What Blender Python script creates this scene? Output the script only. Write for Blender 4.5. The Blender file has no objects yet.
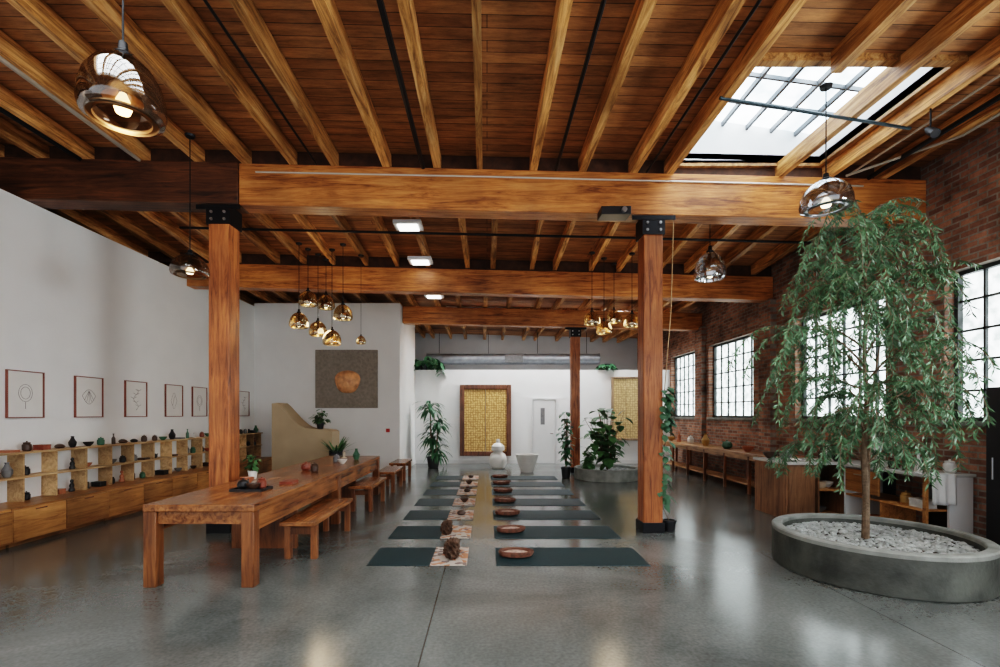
import bpy, bmesh, math, random
from mathutils import Vector, Matrix
R = random.Random(7)
S = bpy.context.scene
C = S.collection
PI = math.pi
F = 480.0; H = 1.65; VX = 487.0; VY = 414.0
def px(x, Y): return (x - VX) * Y / F
def pz(y, Y): return H - (y - VY) * Y / F
ORD = ['first','second','third','fourth','fifth','sixth','seventh','eighth','ninth','tenth','eleventh','twelfth','thirteenth','fourteenth','fifteenth','sixteenth','seventeenth','eighteenth','nineteenth','twentieth','twenty-first','twenty-second']

# ------------------------------------------------------------------ materials
def new_mat(name):
    m = bpy.data.materials.new(name); m.use_nodes = True
    nt = m.node_tree; b = nt.nodes['Principled BSDF']
    return m, nt, b
def plain(name, col, rough=.5, metal=0.0, spec=.5, var=.12, scale=6, bump=0.0, bscale=60):
    m, nt, b = new_mat(name)
    tc = nt.nodes.new('ShaderNodeTexCoord')
    n = nt.nodes.new('ShaderNodeTexNoise'); n.inputs['Scale'].default_value = scale; n.inputs['Detail'].default_value = 4
    nt.links.new(tc.outputs['Object'], n.inputs['Vector'])
    r = nt.nodes.new('ShaderNodeValToRGB')
    r.color_ramp.elements[0].position = .3; r.color_ramp.elements[1].position = .7
    r.color_ramp.elements[0].color = (*[c * (1 - var) for c in col], 1)
    r.color_ramp.elements[1].color = (*[min(1, c * (1 + var)) for c in col], 1)
    nt.links.new(n.outputs['Fac'], r.inputs['Fac']); nt.links.new(r.outputs['Color'], b.inputs['Base Color'])
    b.inputs['Roughness'].default_value = rough; b.inputs['Metallic'].default_value = metal
    b.inputs['Specular IOR Level'].default_value = spec
    if bump:
        n2 = nt.nodes.new('ShaderNodeTexNoise'); n2.inputs['Scale'].default_value = bscale; n2.inputs['Detail'].default_value = 3
        nt.links.new(tc.outputs['Object'], n2.inputs['Vector'])
        bp = nt.nodes.new('ShaderNodeBump'); bp.inputs['Strength'].default_value = bump; bp.inputs['Distance'].default_value = .02
        nt.links.new(n2.outputs['Fac'], bp.inputs['Height']); nt.links.new(bp.outputs['Normal'], b.inputs['Normal'])
    return m
def wood(name, dark, mid, light, axis='Y', rough=.5, sc=1.0, vv=.2, stain=.62):
    m, nt, b = new_mat(name)
    tc = nt.nodes.new('ShaderNodeTexCoord'); oi = nt.nodes.new('ShaderNodeObjectInfo')
    mp = nt.nodes.new('ShaderNodeMapping')
    s = [9 * sc] * 3; s['XYZ'.index(axis)] = .7 * sc
    mp.inputs['Scale'].default_value = s
    add = nt.nodes.new('ShaderNodeVectorMath'); add.operation = 'ADD'
    mul = nt.nodes.new('ShaderNodeVectorMath'); mul.operation = 'SCALE'; mul.inputs['Scale'].default_value = 37
    cb = nt.nodes.new('ShaderNodeCombineXYZ')
    for k in range(3): nt.links.new(oi.outputs['Random'], cb.inputs[k])
    nt.links.new(cb.outputs[0], mul.inputs[0])
    nt.links.new(tc.outputs['Object'], add.inputs[0]); nt.links.new(mul.outputs[0], add.inputs[1])
    nt.links.new(add.outputs[0], mp.inputs['Vector'])
    n = nt.nodes.new('ShaderNodeTexNoise'); n.inputs['Scale'].default_value = 1.6; n.inputs['Detail'].default_value = 9; n.inputs['Distortion'].default_value = .9
    n.inputs['Roughness'].default_value = .74
    nt.links.new(mp.outputs[0], n.inputs['Vector'])
    r = nt.nodes.new('ShaderNodeValToRGB'); cr = r.color_ramp
    cr.elements[0].position = .36; cr.elements[0].color = (*dark, 1)
    cr.elements[1].position = .66; cr.elements[1].color = (*light, 1)
    e = cr.elements.new(.5); e.color = (*mid, 1)
    nt.links.new(n.outputs['Fac'], r.inputs['Fac'])
    n3 = nt.nodes.new('ShaderNodeTexNoise'); n3.inputs['Scale'].default_value = 1.6; n3.inputs['Detail'].default_value = 6
    nt.links.new(add.outputs[0], n3.inputs['Vector'])
    m3 = nt.nodes.new('ShaderNodeMapRange'); m3.inputs['From Min'].default_value = .3; m3.inputs['From Max'].default_value = .7; m3.inputs['To Min'].default_value = stain; m3.inputs['To Max'].default_value = 1.22
    nt.links.new(n3.outputs['Fac'], m3.inputs['Value'])
    hs = nt.nodes.new('ShaderNodeHueSaturation')
    mr = nt.nodes.new('ShaderNodeMapRange'); mr.inputs['To Min'].default_value = 1 - vv; mr.inputs['To Max'].default_value = 1 + vv
    mm = nt.nodes.new('ShaderNodeMath'); mm.operation = 'MULTIPLY'
    nt.links.new(oi.outputs['Random'], mr.inputs['Value']); nt.links.new(mr.outputs[0], mm.inputs[0]); nt.links.new(m3.outputs[0], mm.inputs[1]); nt.links.new(mm.outputs[0], hs.inputs['Value'])
    nt.links.new(r.outputs['Color'], hs.inputs['Color']); nt.links.new(hs.outputs['Color'], b.inputs['Base Color'])
    bp = nt.nodes.new('ShaderNodeBump'); bp.inputs['Strength'].default_value = .4; bp.inputs['Distance'].default_value = .01
    nt.links.new(n.outputs['Fac'], bp.inputs['Height']); nt.links.new(bp.outputs['Normal'], b.inputs['Normal'])
    b.inputs['Roughness'].default_value = rough
    return m
def emis(name, col, strength, sample=True, noise=None):
    m, nt, b = new_mat(name)
    nt.nodes.remove(b)
    e = nt.nodes.new('ShaderNodeEmission'); e.inputs['Strength'].default_value = strength; e.inputs['Color'].default_value = (*col, 1)
    nt.links.new(e.outputs[0], nt.nodes['Material Output'].inputs['Surface'])
    if noise:
        tc = nt.nodes.new('ShaderNodeTexCoord'); n = nt.nodes.new('ShaderNodeTexNoise'); n.inputs['Scale'].default_value = noise[0]; n.inputs['Detail'].default_value = 5
        nt.links.new(tc.outputs['Object'], n.inputs['Vector'])
        r = nt.nodes.new('ShaderNodeValToRGB'); r.color_ramp.elements[0].position = .38; r.color_ramp.elements[1].position = .62
        r.color_ramp.elements[0].color = (*noise[1], 1); r.color_ramp.elements[1].color = (*col, 1)
        nt.links.new(n.outputs['Fac'], r.inputs['Fac']); nt.links.new(r.outputs['Color'], e.inputs['Color'])
    try:
        if not sample: m.cycles.emission_sampling = 'NONE'
    except Exception: pass
    return m
def glassy(name, tint, fac=.25, gcol=(1,1,1), rough=.03, top=.95):
    m, nt, b = new_mat(name); nt.nodes.remove(b)
    t = nt.nodes.new('ShaderNodeBsdfTransparent'); t.inputs[0].default_value = (*tint, 1)
    g = nt.nodes.new('ShaderNodeBsdfGlossy'); g.inputs['Color'].default_value = (*gcol, 1); g.inputs['Roughness'].default_value = rough
    lw = nt.nodes.new('ShaderNodeLayerWeight'); lw.inputs['Blend'].default_value = .35
    mr = nt.nodes.new('ShaderNodeMapRange'); mr.inputs['To Min'].default_value = fac; mr.inputs['To Max'].default_value = top
    nt.links.new(lw.outputs['Facing'], mr.inputs['Value'])
    mx = nt.nodes.new('ShaderNodeMixShader')
    nt.links.new(mr.outputs[0], mx.inputs['Fac']); nt.links.new(t.outputs[0], mx.inputs[1]); nt.links.new(g.outputs[0], mx.inputs[2])
    nt.links.new(mx.outputs[0], nt.nodes['Material Output'].inputs['Surface'])
    return m
def brickmat(name, axes, c1, c2, mort, bw, rh, ms, rough=.85, noisy=.5, bump=.6, offset=.5, ns=1.7, grain=None):
    m, nt, b = new_mat(name)
    tc = nt.nodes.new('ShaderNodeTexCoord'); sp = nt.nodes.new('ShaderNodeSeparateXYZ'); cb = nt.nodes.new('ShaderNodeCombineXYZ')
    nt.links.new(tc.outputs['Object'], sp.inputs[0])
    nt.links.new(sp.outputs[axes[0]], cb.inputs[0]); nt.links.new(sp.outputs[axes[1]], cb.inputs[1])
    br = nt.nodes.new('ShaderNodeTexBrick'); br.inputs['Scale'].default_value = 1
    br.inputs['Brick Width'].default_value = bw; br.inputs['Row Height'].default_value = rh; br.inputs['Mortar Size'].default_value = ms
    br.inputs['Mortar Smooth'].default_value = .2; br.offset = offset
    br.inputs['Color1'].default_value = (*c1, 1); br.inputs['Color2'].default_value = (*c2, 1); br.inputs['Mortar'].default_value = (*mort, 1)
    nt.links.new(cb.outputs[0], br.inputs['Vector'])
    n = nt.nodes.new('ShaderNodeTexNoise'); n.inputs['Scale'].default_value = ns; n.inputs['Detail'].default_value = 10; n.inputs['Roughness'].default_value = .78
    if grain:
        mp = nt.nodes.new('ShaderNodeMapping'); mp.inputs['Scale'].default_value = grain
        nt.links.new(tc.outputs['Object'], mp.inputs[0]); nt.links.new(mp.outputs[0], n.inputs['Vector'])
    else: nt.links.new(tc.outputs['Object'], n.inputs['Vector'])
    mr = nt.nodes.new('ShaderNodeMapRange'); mr.inputs['From Min'].default_value = .3; mr.inputs['From Max'].default_value = .7
    mr.inputs['To Min'].default_value = 1 - noisy; mr.inputs['To Max'].default_value = 1 + noisy
    nt.links.new(n.outputs['Fac'], mr.inputs['Value'])
    hs = nt.nodes.new('ShaderNodeHueSaturation'); nt.links.new(mr.outputs[0], hs.inputs['Value']); nt.links.new(br.outputs['Color'], hs.inputs['Color'])
    nt.links.new(hs.outputs['Color'], b.inputs['Base Color'])
    bp = nt.nodes.new('ShaderNodeBump'); bp.inputs['Strength'].default_value = bump; bp.inputs['Distance'].default_value = .01; bp.invert = True
    nt.links.new(br.outputs['Fac'], bp.inputs['Height']); nt.links.new(bp.outputs['Normal'], b.inputs['Normal'])
    b.inputs['Roughness'].default_value = rough
    return m
def floormat():
    m, nt, b = new_mat('polished_concrete')
    tc = nt.nodes.new('ShaderNodeTexCoord')
    n = nt.nodes.new('ShaderNodeTexNoise'); n.inputs['Scale'].default_value = .55; n.inputs['Detail'].default_value = 9; n.inputs['Roughness'].default_value = .65; n.inputs['Distortion'].default_value = .6
    nt.links.new(tc.outputs['Object'], n.inputs['Vector'])
    r = nt.nodes.new('ShaderNodeValToRGB'); r.color_ramp.elements[0].position = .32; r.color_ramp.elements[1].position = .68
    r.color_ramp.elements[0].color = (.070, .076, .072, 1); r.color_ramp.elements[1].color = (.165, .174, .163, 1)
    nt.links.new(n.outputs['Fac'], r.inputs['Fac'])
    n2 = nt.nodes.new('ShaderNodeTexNoise'); n2.inputs['Scale'].default_value = 38; n2.inputs['Detail'].default_value = 5
    nt.links.new(tc.outputs['Object'], n2.inputs['Vector'])
    mr = nt.nodes.new('ShaderNodeMapRange'); mr.inputs['From Min'].default_value = .3; mr.inputs['From Max'].default_value = .7; mr.inputs['To Min'].default_value = .82; mr.inputs['To Max'].default_value = 1.18
    nt.links.new(n2.outputs['Fac'], mr.inputs['Value'])
    br = nt.nodes.new('ShaderNodeTexBrick'); br.offset = 0; br.inputs['Scale'].default_value = 1
    br.inputs['Brick Width'].default_value = 3.7; br.inputs['Row Height'].default_value = 3.7; br.inputs['Mortar Size'].default_value = .006
    br.inputs['Color1'].default_value = (1, 1, 1, 1); br.inputs['Color2'].default_value = (.93, .93, .93, 1); br.inputs['Mortar'].default_value = (.35, .35, .35, 1)
    mpp = nt.nodes.new('ShaderNodeMapping'); mpp.inputs['Location'].default_value = (.45, .9, 0)
    nt.links.new(tc.outputs['Object'], mpp.inputs[0]); nt.links.new(mpp.outputs[0], br.inputs['Vector'])
    mx = nt.nodes.new('ShaderNodeMix'); mx.data_type = 'RGBA'; mx.blend_type = 'MULTIPLY'; mx.inputs['Factor'].default_value = 1
    nt.links.new(r.outputs['Color'], mx.inputs['A']); nt.links.new(br.outputs['Color'], mx.inputs['B'])
    hs = nt.nodes.new('ShaderNodeHueSaturation'); nt.links.new(mr.outputs[0], hs.inputs['Value']); nt.links.new(mx.outputs['Result'], hs.inputs['Color'])
    nt.links.new(hs.outputs['Color'], b.inputs['Base Color'])
    mr2 = nt.nodes.new('ShaderNodeMapRange'); mr2.inputs['From Min'].default_value = .3; mr2.inputs['From Max'].default_value = .7; mr2.inputs['To Min'].default_value = .11; mr2.inputs['To Max'].default_value = .25
    nt.links.new(n.outputs['Fac'], mr2.inputs['Value']); nt.links.new(mr2.outputs[0], b.inputs['Roughness'])
    b.inputs['Specular IOR Level'].default_value = .8
    return m
def spotted(name, ca, cb_, cc, scale):
    m, nt, b = new_mat(name)
    tc = nt.nodes.new('ShaderNodeTexCoord'); v = nt.nodes.new('ShaderNodeTexVoronoi'); v.inputs['Scale'].default_value = scale
    nt.links.new(tc.outputs['Object'], v.inputs['Vector'])
    r = nt.nodes.new('ShaderNodeValToRGB'); r.color_ramp.interpolation = 'CONSTANT'
    r.color_ramp.elements[0].color = (*ca, 1); r.color_ramp.elements[1].color = (*cb_, 1); r.color_ramp.elements[1].position = .5
    e = r.color_ramp.elements.new(.8); e.color = (*cc, 1)
    sp = nt.nodes.new('ShaderNodeSeparateColor'); nt.links.new(v.outputs['Color'], sp.inputs[0])
    nt.links.new(sp.outputs[0], r.inputs['Fac']); nt.links.new(r.outputs['Color'], b.inputs['Base Color'])
    b.inputs['Roughness'].default_value = .9
    return m
def goldcarved(name, ca, cb_):
    m, nt, b = new_mat(name)
    tc = nt.nodes.new('ShaderNodeTexCoord'); sp = nt.nodes.new('ShaderNodeSeparateXYZ'); nt.links.new(tc.outputs['Object'], sp.inputs[0])
    cb = nt.nodes.new('ShaderNodeCombineXYZ'); nt.links.new(sp.outputs[0], cb.inputs[0]); nt.links.new(sp.outputs[2], cb.inputs[1])
    v = nt.nodes.new('ShaderNodeTexVoronoi'); v.inputs['Scale'].default_value = 13; v.inputs['Randomness'].default_value = .35
    nt.links.new(cb.outputs[0], v.inputs['Vector'])
    r = nt.nodes.new('ShaderNodeValToRGB'); r.color_ramp.elements[0].color = (*ca, 1); r.color_ramp.elements[1].color = (*cb_, 1); r.color_ramp.elements[1].position = .62
    nt.links.new(v.outputs['Distance'], r.inputs['Fac']); nt.links.new(r.outputs['Color'], b.inputs['Base Color'])
    bp = nt.nodes.new('ShaderNodeBump'); bp.inputs['Strength'].default_value = .6; bp.inputs['Distance'].default_value = .02; bp.invert = True
    nt.links.new(v.outputs['Distance'], bp.inputs['Height']); nt.links.new(bp.outputs['Normal'], b.inputs['Normal'])
    b.inputs['Roughness'].default_value = .4
    return m

M = {}
M['floor'] = floormat()
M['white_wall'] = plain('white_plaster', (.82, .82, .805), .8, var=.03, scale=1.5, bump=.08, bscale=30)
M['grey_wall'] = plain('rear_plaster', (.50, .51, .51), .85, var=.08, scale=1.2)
M['dark_wall'] = plain('dark_outer_plaster', (.05, .045, .04), .9, var=.2, scale=1.2)
M['white_trim'] = plain('white_paint', (.74, .74, .73), .5, var=.02)
M['brick'] = brickmat('old_brick', (1, 2), (.38, .185, .115), (.16, .08, .056), (.24, .21, .175), .225, .078, .012, noisy=.8, bump=.9, ns=1.3)
M['deck'] = brickmat('roof_boards', (0, 1), (.44, .205, .080), (.27, .118, .046), (.05, .024, .011), 4.2, .15, .005, rough=.6, noisy=.7, bump=.3, ns=3.2, grain=(.5, 3, 1))
M['joist'] = wood('orange_joist_wood', (.13, .048, .014), (.56, .26, .080), (.85, .50, .22), 'Y', .45, vv=.32, stain=.55)
M['blocking'] = plain('dark_blocking_wood', (.06, .024, .01), .7, var=.4, scale=8)
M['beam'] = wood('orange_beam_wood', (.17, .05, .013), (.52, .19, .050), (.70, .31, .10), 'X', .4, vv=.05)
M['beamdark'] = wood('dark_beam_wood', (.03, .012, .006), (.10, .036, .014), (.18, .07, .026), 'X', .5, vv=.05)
M['post'] = wood('post_wood', (.12, .036, .013), (.38, .12, .038), (.52, .20, .065), 'Z', .4)
M['table'] = wood('table_wood', (.09, .030, .011), (.27, .10, .031), (.40, .17, .058), 'Y', .24, vv=.08)
M['tableZ'] = wood('table_leg_wood', (.08, .027, .010), (.21, .075, .025), (.30, .12, .04), 'Z', .35, vv=.1)
M['walltable'] = wood('light_counter_wood', (.22, .10, .04), (.44, .23, .10), (.56, .32, .15), 'Y', .35, vv=.08)
M['cab'] = wood('cabinet_wood', (.26, .11, .036), (.48, .23, .08), (.60, .31, .12), 'Y', .38)
M['pale'] = wood('honey_shelf_wood', (.36, .21, .10), (.56, .36, .18), (.68, .48, .27), 'Y', .5)
M['island'] = wood('island_wood', (.12, .055, .028), (.24, .12, .06), (.33, .18, .09), 'Z', .45)
M['darkwood'] = wood('dark_red_wood', (.05, .018, .011), (.15, .055, .026), (.22, .09, .042), 'Z', .4)
M['oak'] = wood('pale_frame_wood', (.22, .13, .07), (.36, .24, .14), (.46, .32, .2), 'Z', .5)
M['tan'] = plain('tan_plaster', (.44, .34, .22), .7, var=.08, scale=2)
M['iron'] = plain('black_iron', (.018, .018, .02), .45, .6, var=.1)
M['winframe'] = plain('grey_window_steel', (.05, .056, .056), .5, .2, var=.15)
M['steel'] = plain('grey_steel', (.42, .42, .43), .3, .9, var=.08)
M['darksteel'] = plain('dark_glazing_steel', (.14, .15, .16), .5, .4, var=.08)
M['chrome'] = plain('silver_chrome', (.62, .62, .63), .12, 1.0, var=.03)
M['duct'] = plain('galvanised_duct', (.30, .32, .34), .4, .6, var=.15)
M['conduit'] = plain('pale_conduit', (.50, .45, .38), .4, .5, var=.05)
M['bluerod'] = plain('dark_blue_grey_rod', (.03, .05, .06), .4, .4, var=.1)
M['gold'] = plain('muted_brass', (.60, .44, .24), .25, 1.0, var=.08)
M['bronze'] = plain('dark_bronze', (.30, .20, .11), .35, .9, var=.1)
M['goldcarved'] = goldcarved('carved_gold', (.98, .70, .30), (.42, .21, .05))
M['goldpale'] = goldcarved('pale_carved_gold', (.85, .66, .36), (.45, .30, .13))
M['copper'] = plain('copper_relief', (.82, .36, .17), .5, .05, var=.4, scale=7, bump=.5, bscale=18)
M['artpanel'] = plain('stone_art_panel', (.27, .235, .20), .8, var=.16, scale=14, bump=.5, bscale=26)
M['mat'] = plain('dark_teal_rubber', (.012, .032, .037), .6, var=.12, scale=20, bump=.1, bscale=150)
M['cloth'] = spotted('patterned_cloth', (.50, .43, .37), (.44, .20, .11), (.20, .14, .12), 16)
M['trayrim'] = plain('brown_wicker', (.13, .05, .028), .6, var=.5, scale=30, bump=.8, bscale=60)
M['traycush'] = plain('pale_woven_cushion', (.48, .33, .27), .9, var=.4, scale=18, bump=.5)
M['bark'] = plain('brown_bark', (.14, .095, .06), .8, var=.35, scale=22, bump=.6, bscale=40)
M['drift'] = plain('dark_driftwood', (.085, .045, .026), .7, var=.5, scale=18, bump=.8, bscale=30)
M['leaf'] = plain('tree_leaf', (.095, .18, .095), .45, var=.6, scale=5, spec=.5)
M['leafd'] = plain('dark_leaf', (.04, .12, .055), .4, var=.4, scale=5, spec=.5)
M['leafm'] = plain('mid_leaf', (.07, .16, .06), .45, var=.4, scale=5, spec=.5)
M['leafg'] = plain('grey_green_leaf', (.075, .16, .09), .5, var=.35, scale=5, spec=.4)
M['concrete'] = plain('aged_concrete', (.066, .070, .060), .65, var=.5, scale=3.5, bump=.3, bscale=25)
M['concrim'] = plain('pale_concrete', (.22, .225, .205), .7, var=.3, scale=5, bump=.2)
M['soil'] = plain('dark_soil', (.03, .022, .016), .95, var=.3, scale=30, bump=.6)
M['gravel'] = plain('pale_pebbles', (.32, .335, .32), .6, var=.45, scale=9)
M['ceramic'] = plain('white_ceramic', (.70, .68, .64), .3, var=.05)
M['blackpot'] = plain('black_glazed_pot', (.02, .02, .022), .35, var=.1)
M['blackmatt'] = plain('black_laminate', (.014, .014, .016), .4, var=.1)
M['top'] = plain('pale_worktop', (.55, .54, .51), .25, var=.05, scale=10)
M['towel'] = plain('white_towel', (.74, .74, .72), .95, var=.05, bump=.3, bscale=90)
M['red'] = plain('red_plastic', (.45, .02, .015), .4)
M['paper'] = plain('cream_paper', (.76, .74, .70), .9, var=.02)
M['ink'] = plain('brown_ink', (.16, .11, .09), .9)
M['pframe'] = plain('thin_red_brown_frame', (.22, .07, .045), .4)
M['pane'] = emis('frosted_window_glass', (.88, .95, .97), 2.5, noise=(8, (.32, .38, .37)))
M['skypane'] = emis('bright_skylight_glass', (.84, .93, 1.0), 5.0, noise=(2.4, (.30, .38, .44)))
M['added_skynear'] = emis('added_skylight_glow', (.90, .96, 1.0), 6.5)
M['added_skyfar'] = emis('added_far_skylight_glow', (.92, .96, 1.0), 12.0)
M['added_sidewin'] = emis('added_side_window_glow', (.90, .96, 1.0), 15.0)
M['panel'] = emis('lit_ceiling_panel', (1, .97, .92), 3.0)
M['bulb'] = emis('warm_bulb', (1, .62, .28), 5.0, sample=False)
M['bulbdim'] = emis('dim_bulb', (1, .80, .52), 3.0, sample=False)
M['smoke'] = glassy('smoked_clear_glass', (.50, .43, .36), .07, (.9, .87, .84), top=.5)
M['smokegrey'] = glassy('smoked_silver_glass', (.50, .52, .54), .16, (.9, .92, .95), top=.7)
M['amberm'] = glassy('gold_lustre_glass', (.72, .62, .46), .25, (.80, .70, .54), .08)
M['blue_gl'] = glassy('smoky_silver_glass', (.55, .60, .64), .35)
COLS = {'dark brown': (.06, .032, .02), 'black': (.015, .015, .016), 'white': (.66, .64, .60), 'terracotta': (.38, .14, .07),
        'grey': (.18, .18, .18), 'cream': (.56, .47, .35), 'green': (.05, .13, .08), 'red-brown': (.22, .055, .03), 'ochre': (.42, .25, .08), 'blue-grey': (.10, .15, .19)}
for k, v in COLS.items(): M['c_' + k] = plain('glaze_' + k.replace(' ', '_').replace('-', '_'), v, .4, var=.2, scale=14)

# ------------------------------------------------------------------ mesh helper
class MB:
    def __init__(s): s.bm = bmesh.new()
    def box(s, x0, x1, y0, y1, z0, z1, zf=None, tf=None):
        v = []
        for x in (x0, x1):
            for y in (y0, y1):
                for z in (z0, z1):
                    zz = z + (zf(x, y) if zf else 0) + (tf(x, y) if (tf and z == z1) else 0)
                    v.append(s.bm.verts.new((x, y, zz)))
        for f in ((0,1,3,2),(4,6,7,5),(0,4,5,1),(2,3,7,6),(0,2,6,4),(1,5,7,3)):
            s.bm.faces.new([v[i] for i in f])
        return s
    def prism(s, poly, y0, y1):
        a = [s.bm.verts.new((x, y0, z)) for x, z in poly]; b = [s.bm.verts.new((x, y1, z)) for x, z in poly]
        n = len(poly); s.bm.faces.new(a); s.bm.faces.new(b[::-1])
        for i in range(n): s.bm.faces.new((a[i], a[(i+1) % n], b[(i+1) % n], b[i]))
        return s
    def tube(s, pts, r, n=8):
        pts = [Vector(p) for p in pts]; L = len(pts)
        rs = r if isinstance(r, (list, tuple)) else [r] * L
        rings = []; prev = None
        for i, p in enumerate(pts):
            t = (pts[min(i+1, L-1)] - pts[max(i-1, 0)]).normalized()
            if prev is None:
                u = Vector((0,0,1)) if abs(t.z) < .9 else Vector((1,0,0))
                a = t.cross(u).normalized()
            else:
                a = (prev - t * prev.dot(t)).normalized()
            prev = a; b = t.cross(a)
            rings.append([s.bm.verts.new(p + (a * math.cos(2*PI*k/n) + b * math.sin(2*PI*k/n)) * rs[i]) for k in range(n)])
        for i in range(L-1):
            for k in range(n):
                s.bm.faces.new((rings[i][k], rings[i][(k+1) % n], rings[i+1][(k+1) % n], rings[i+1][k]))
        s.bm.faces.new(rings[0][::-1]); s.bm.faces.new(rings[-1])
        return s
    def lathe(s, prof, c=(0,0,0), n=24, sx=1.0, sy=1.0, wob=0.0, cap=True):
        rings = []
        for r, z in prof:
            if r < 1e-5: rings.append([s.bm.verts.new((c[0], c[1], c[2] + z))]); continue
            rings.append([s.bm.verts.new((c[0] + sx*r*math.cos(2*PI*k/n)*(1 + wob*math.sin(3*k*2*PI/n + z*20)), c[1] + sy*r*math.sin(2*PI*k/n)*(1 + wob*math.cos(2*k*2*PI/n + z*9)), c[2] + z)) for k in range(n)])
        for a, b in zip(rings, rings[1:]):
            if len(a) == 1 and len(b) == 1: continue
            for k in range(n):
                k2 = (k+1) % n
                if len(a) == 1: s.bm.faces.new((a[0], b[k2], b[k]))
                elif len(b) == 1: s.bm.faces.new((a[k], a[k2], b[0]))
                else: s.bm.faces.new((a[k], a[k2], b[k2], b[k]))
        if cap and len(rings[0]) > 1: s.bm.faces.new(rings[0][::-1])
        return s
    def leaf(s, base, d, L, w, droop=.3, n=4):
        base = Vector(base); d = Vector(d).normalized()
        side = d.cross(Vector((0,0,1)))
        side = side.normalized() if side.length > .01 else Vector((1,0,0))
        p = base.copy(); prev = None
        for i in range(n+1):
            t = i / n
            ww = w * .5 * math.sin(PI * min(.98, .06 + t * .93)) ** .8
            a = s.bm.verts.new(p - side * ww); b = s.bm.verts.new(p + side * ww)
            if prev: s.bm.faces.new((prev[0], prev[1], b, a))
            prev = (a, b)
            d = (d + Vector((0,0,-droop / n * 1.5))).normalized(); p = p + d * L / n
        return s
    def diamond(s, p, d, side, L, w):
        a = s.bm.verts.new(p); b = s.bm.verts.new(p + d*L*.45 + side*w*.5); c = s.bm.verts.new(p + d*L); e = s.bm.verts.new(p + d*L*.45 - side*w*.5)
        s.bm.faces.new((a, b, c, e))
def obj(name, mb, mat, parent=None, loc=(0,0,0), rz=0, bevel=0, recalc=True):
    if recalc: bmesh.ops.recalc_face_normals(mb.bm, faces=mb.bm.faces)
    me = bpy.data.meshes.new(name); mb.bm.to_mesh(me); mb.bm.free()
    me.shade_smooth()
    try: me.set_sharp_from_angle(angle=.6)
    except Exception: pass
    me.materials.append(mat)
    o = bpy.data.objects.new(name, me); C.objects.link(o); o.location = loc; o.rotation_euler = (0, 0, rz)
    if parent: o.parent = parent
    if bevel:
        b = o.modifiers.new('edge_bevel', 'BEVEL'); b.width = bevel; b.segments = 2; b.limit_method = 'ANGLE'
    return o
def T(o, label, cat, group=None):
    o['label'] = label; o['category'] = cat
    if group: o['group'] = group
    return o
def root(name, loc, label=None, cat=None, group=None, rz=0):
    o = bpy.data.objects.new(name, None); C.objects.link(o); o.location = loc; o.rotation_euler = (0, 0, rz); o.empty_display_size = .1
    if label: T(o, label, cat, group)
    return o
def struct(o): o['kind'] = 'structure'; return o
def dup(src, loc, label, rz=None):
    c = src.copy(); C.objects.link(c); c.location = loc; c['label'] = label
    if rz is not None: c.rotation_euler = (0, 0, rz)
    for ch in list(src.children):
        k = ch.copy(); C.objects.link(k); k.parent = c
        for g in list(ch.children):
            d = g.copy(); C.objects.link(d); d.parent = k
    return c

# ------------------------------------------------------------------ shell
XL, XR = -6.4, 6.1
XO = -8.1
YB = -2.5; YP = 16.0; YE = 19.5
def zbase(y):
    pts = [(-5, 5.05), (6.8, 5.05), (10.35, 4.74), (13.7, 4.66), (25, 4.64)]
    for (a, za), (b, zb) in zip(pts, pts[1:]):
        if y <= b: return za + (zb - za) * (y - a) / (b - a)
    return 4.64
TILT = -.024
def zj(x, y): return zbase(y) + TILT * x
struct(obj('floor', MB().box(XO - .3, XR + .3, YB, YE + .2, -.12, 0), M['floor']))
struct(obj('wall_left', MB().box(XL - .2, XL, YB, YE, 0, 4.615), M['white_wall']))
struct(obj('wall_outer', MB().box(XO - .2, XO, YB, YE, 0, 5.7), M['dark_wall']))
m = MB().box(XL, -2.4, 13.2, 13.35, 0, 4.70).box(-2.55, -2.4, 13.35, YP, 0, 4.70)
struct(obj('wall_alcove', m, M['white_wall']))
struct(obj('wall_partition', MB().box(-2.4, XR, YP, YP + .25, 0, 3.12), M['white_wall']))
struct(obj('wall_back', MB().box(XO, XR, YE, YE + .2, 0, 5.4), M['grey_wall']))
WIN = [(13.95, 15.9), (11.0, 13.2), (7.35, 9.5), (4.2, 6.4), (.4, 2.9)]  # last opening is an added window out of view, for side light
W0, W1 = 1.56, 3.52
m = MB().box(XR, XR + .3, YB, YE, 0, W0).box(XR, XR + .3, YB, YE, W1, 5.45)
ys = [YB] + [v for w in sorted(WIN) for v in w] + [YE]
for a, b in zip(ys[0::2], ys[1::2]): m.box(XR, XR + .3, a, b, W0, W1)
struct(obj('wall_right', m, M['brick']))
m = MB()
for y in (6.8, 10.35, 13.6): m.box(XR - .12, XR, y - .22, y + .22, 0, 4.1)
struct(obj('trim_1', m, M['brick']))
struct(obj('baseboard_partition', MB().box(-2.39, XR, YP - .02, YP, 0, .12), M['white_trim']))
struct(obj('baseboard_alcove', MB().box(XL, -2.4, 13.18, 13.2, 0, .12).box(-2.4, -2.38, 13.18, YP, 0, .12), M['white_trim']))
DZ = .22
def zdeck(x, y): return zj(x, y) + DZ
SX0, SX1, SY0, SY1 = 2.60, 4.62, 4.78, 6.68
HX0, HX1, HY0, HY1 = -3.4, 1.6, .6, 2.9
RX0, RX1, RY0, RY1 = -1.2, 4.5, 14.5, 15.7
m = MB()
def hole(x0, x1, y0, y1, X0, X1, Y0, Y1):
    m.box(x0, x1, y0, Y0, 0, .08, zdeck); m.box(x0, x1, Y1, y1, 0, .08, zdeck)
    m.box(x0, X0, Y0, Y1, 0, .08, zdeck); m.box(X1, x1, Y0, Y1, 0, .08, zdeck)
A, B_ = XO - .2, XR + .3
hole(A, B_, YB, 4.0, HX0, HX1, HY0, HY1)
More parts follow.
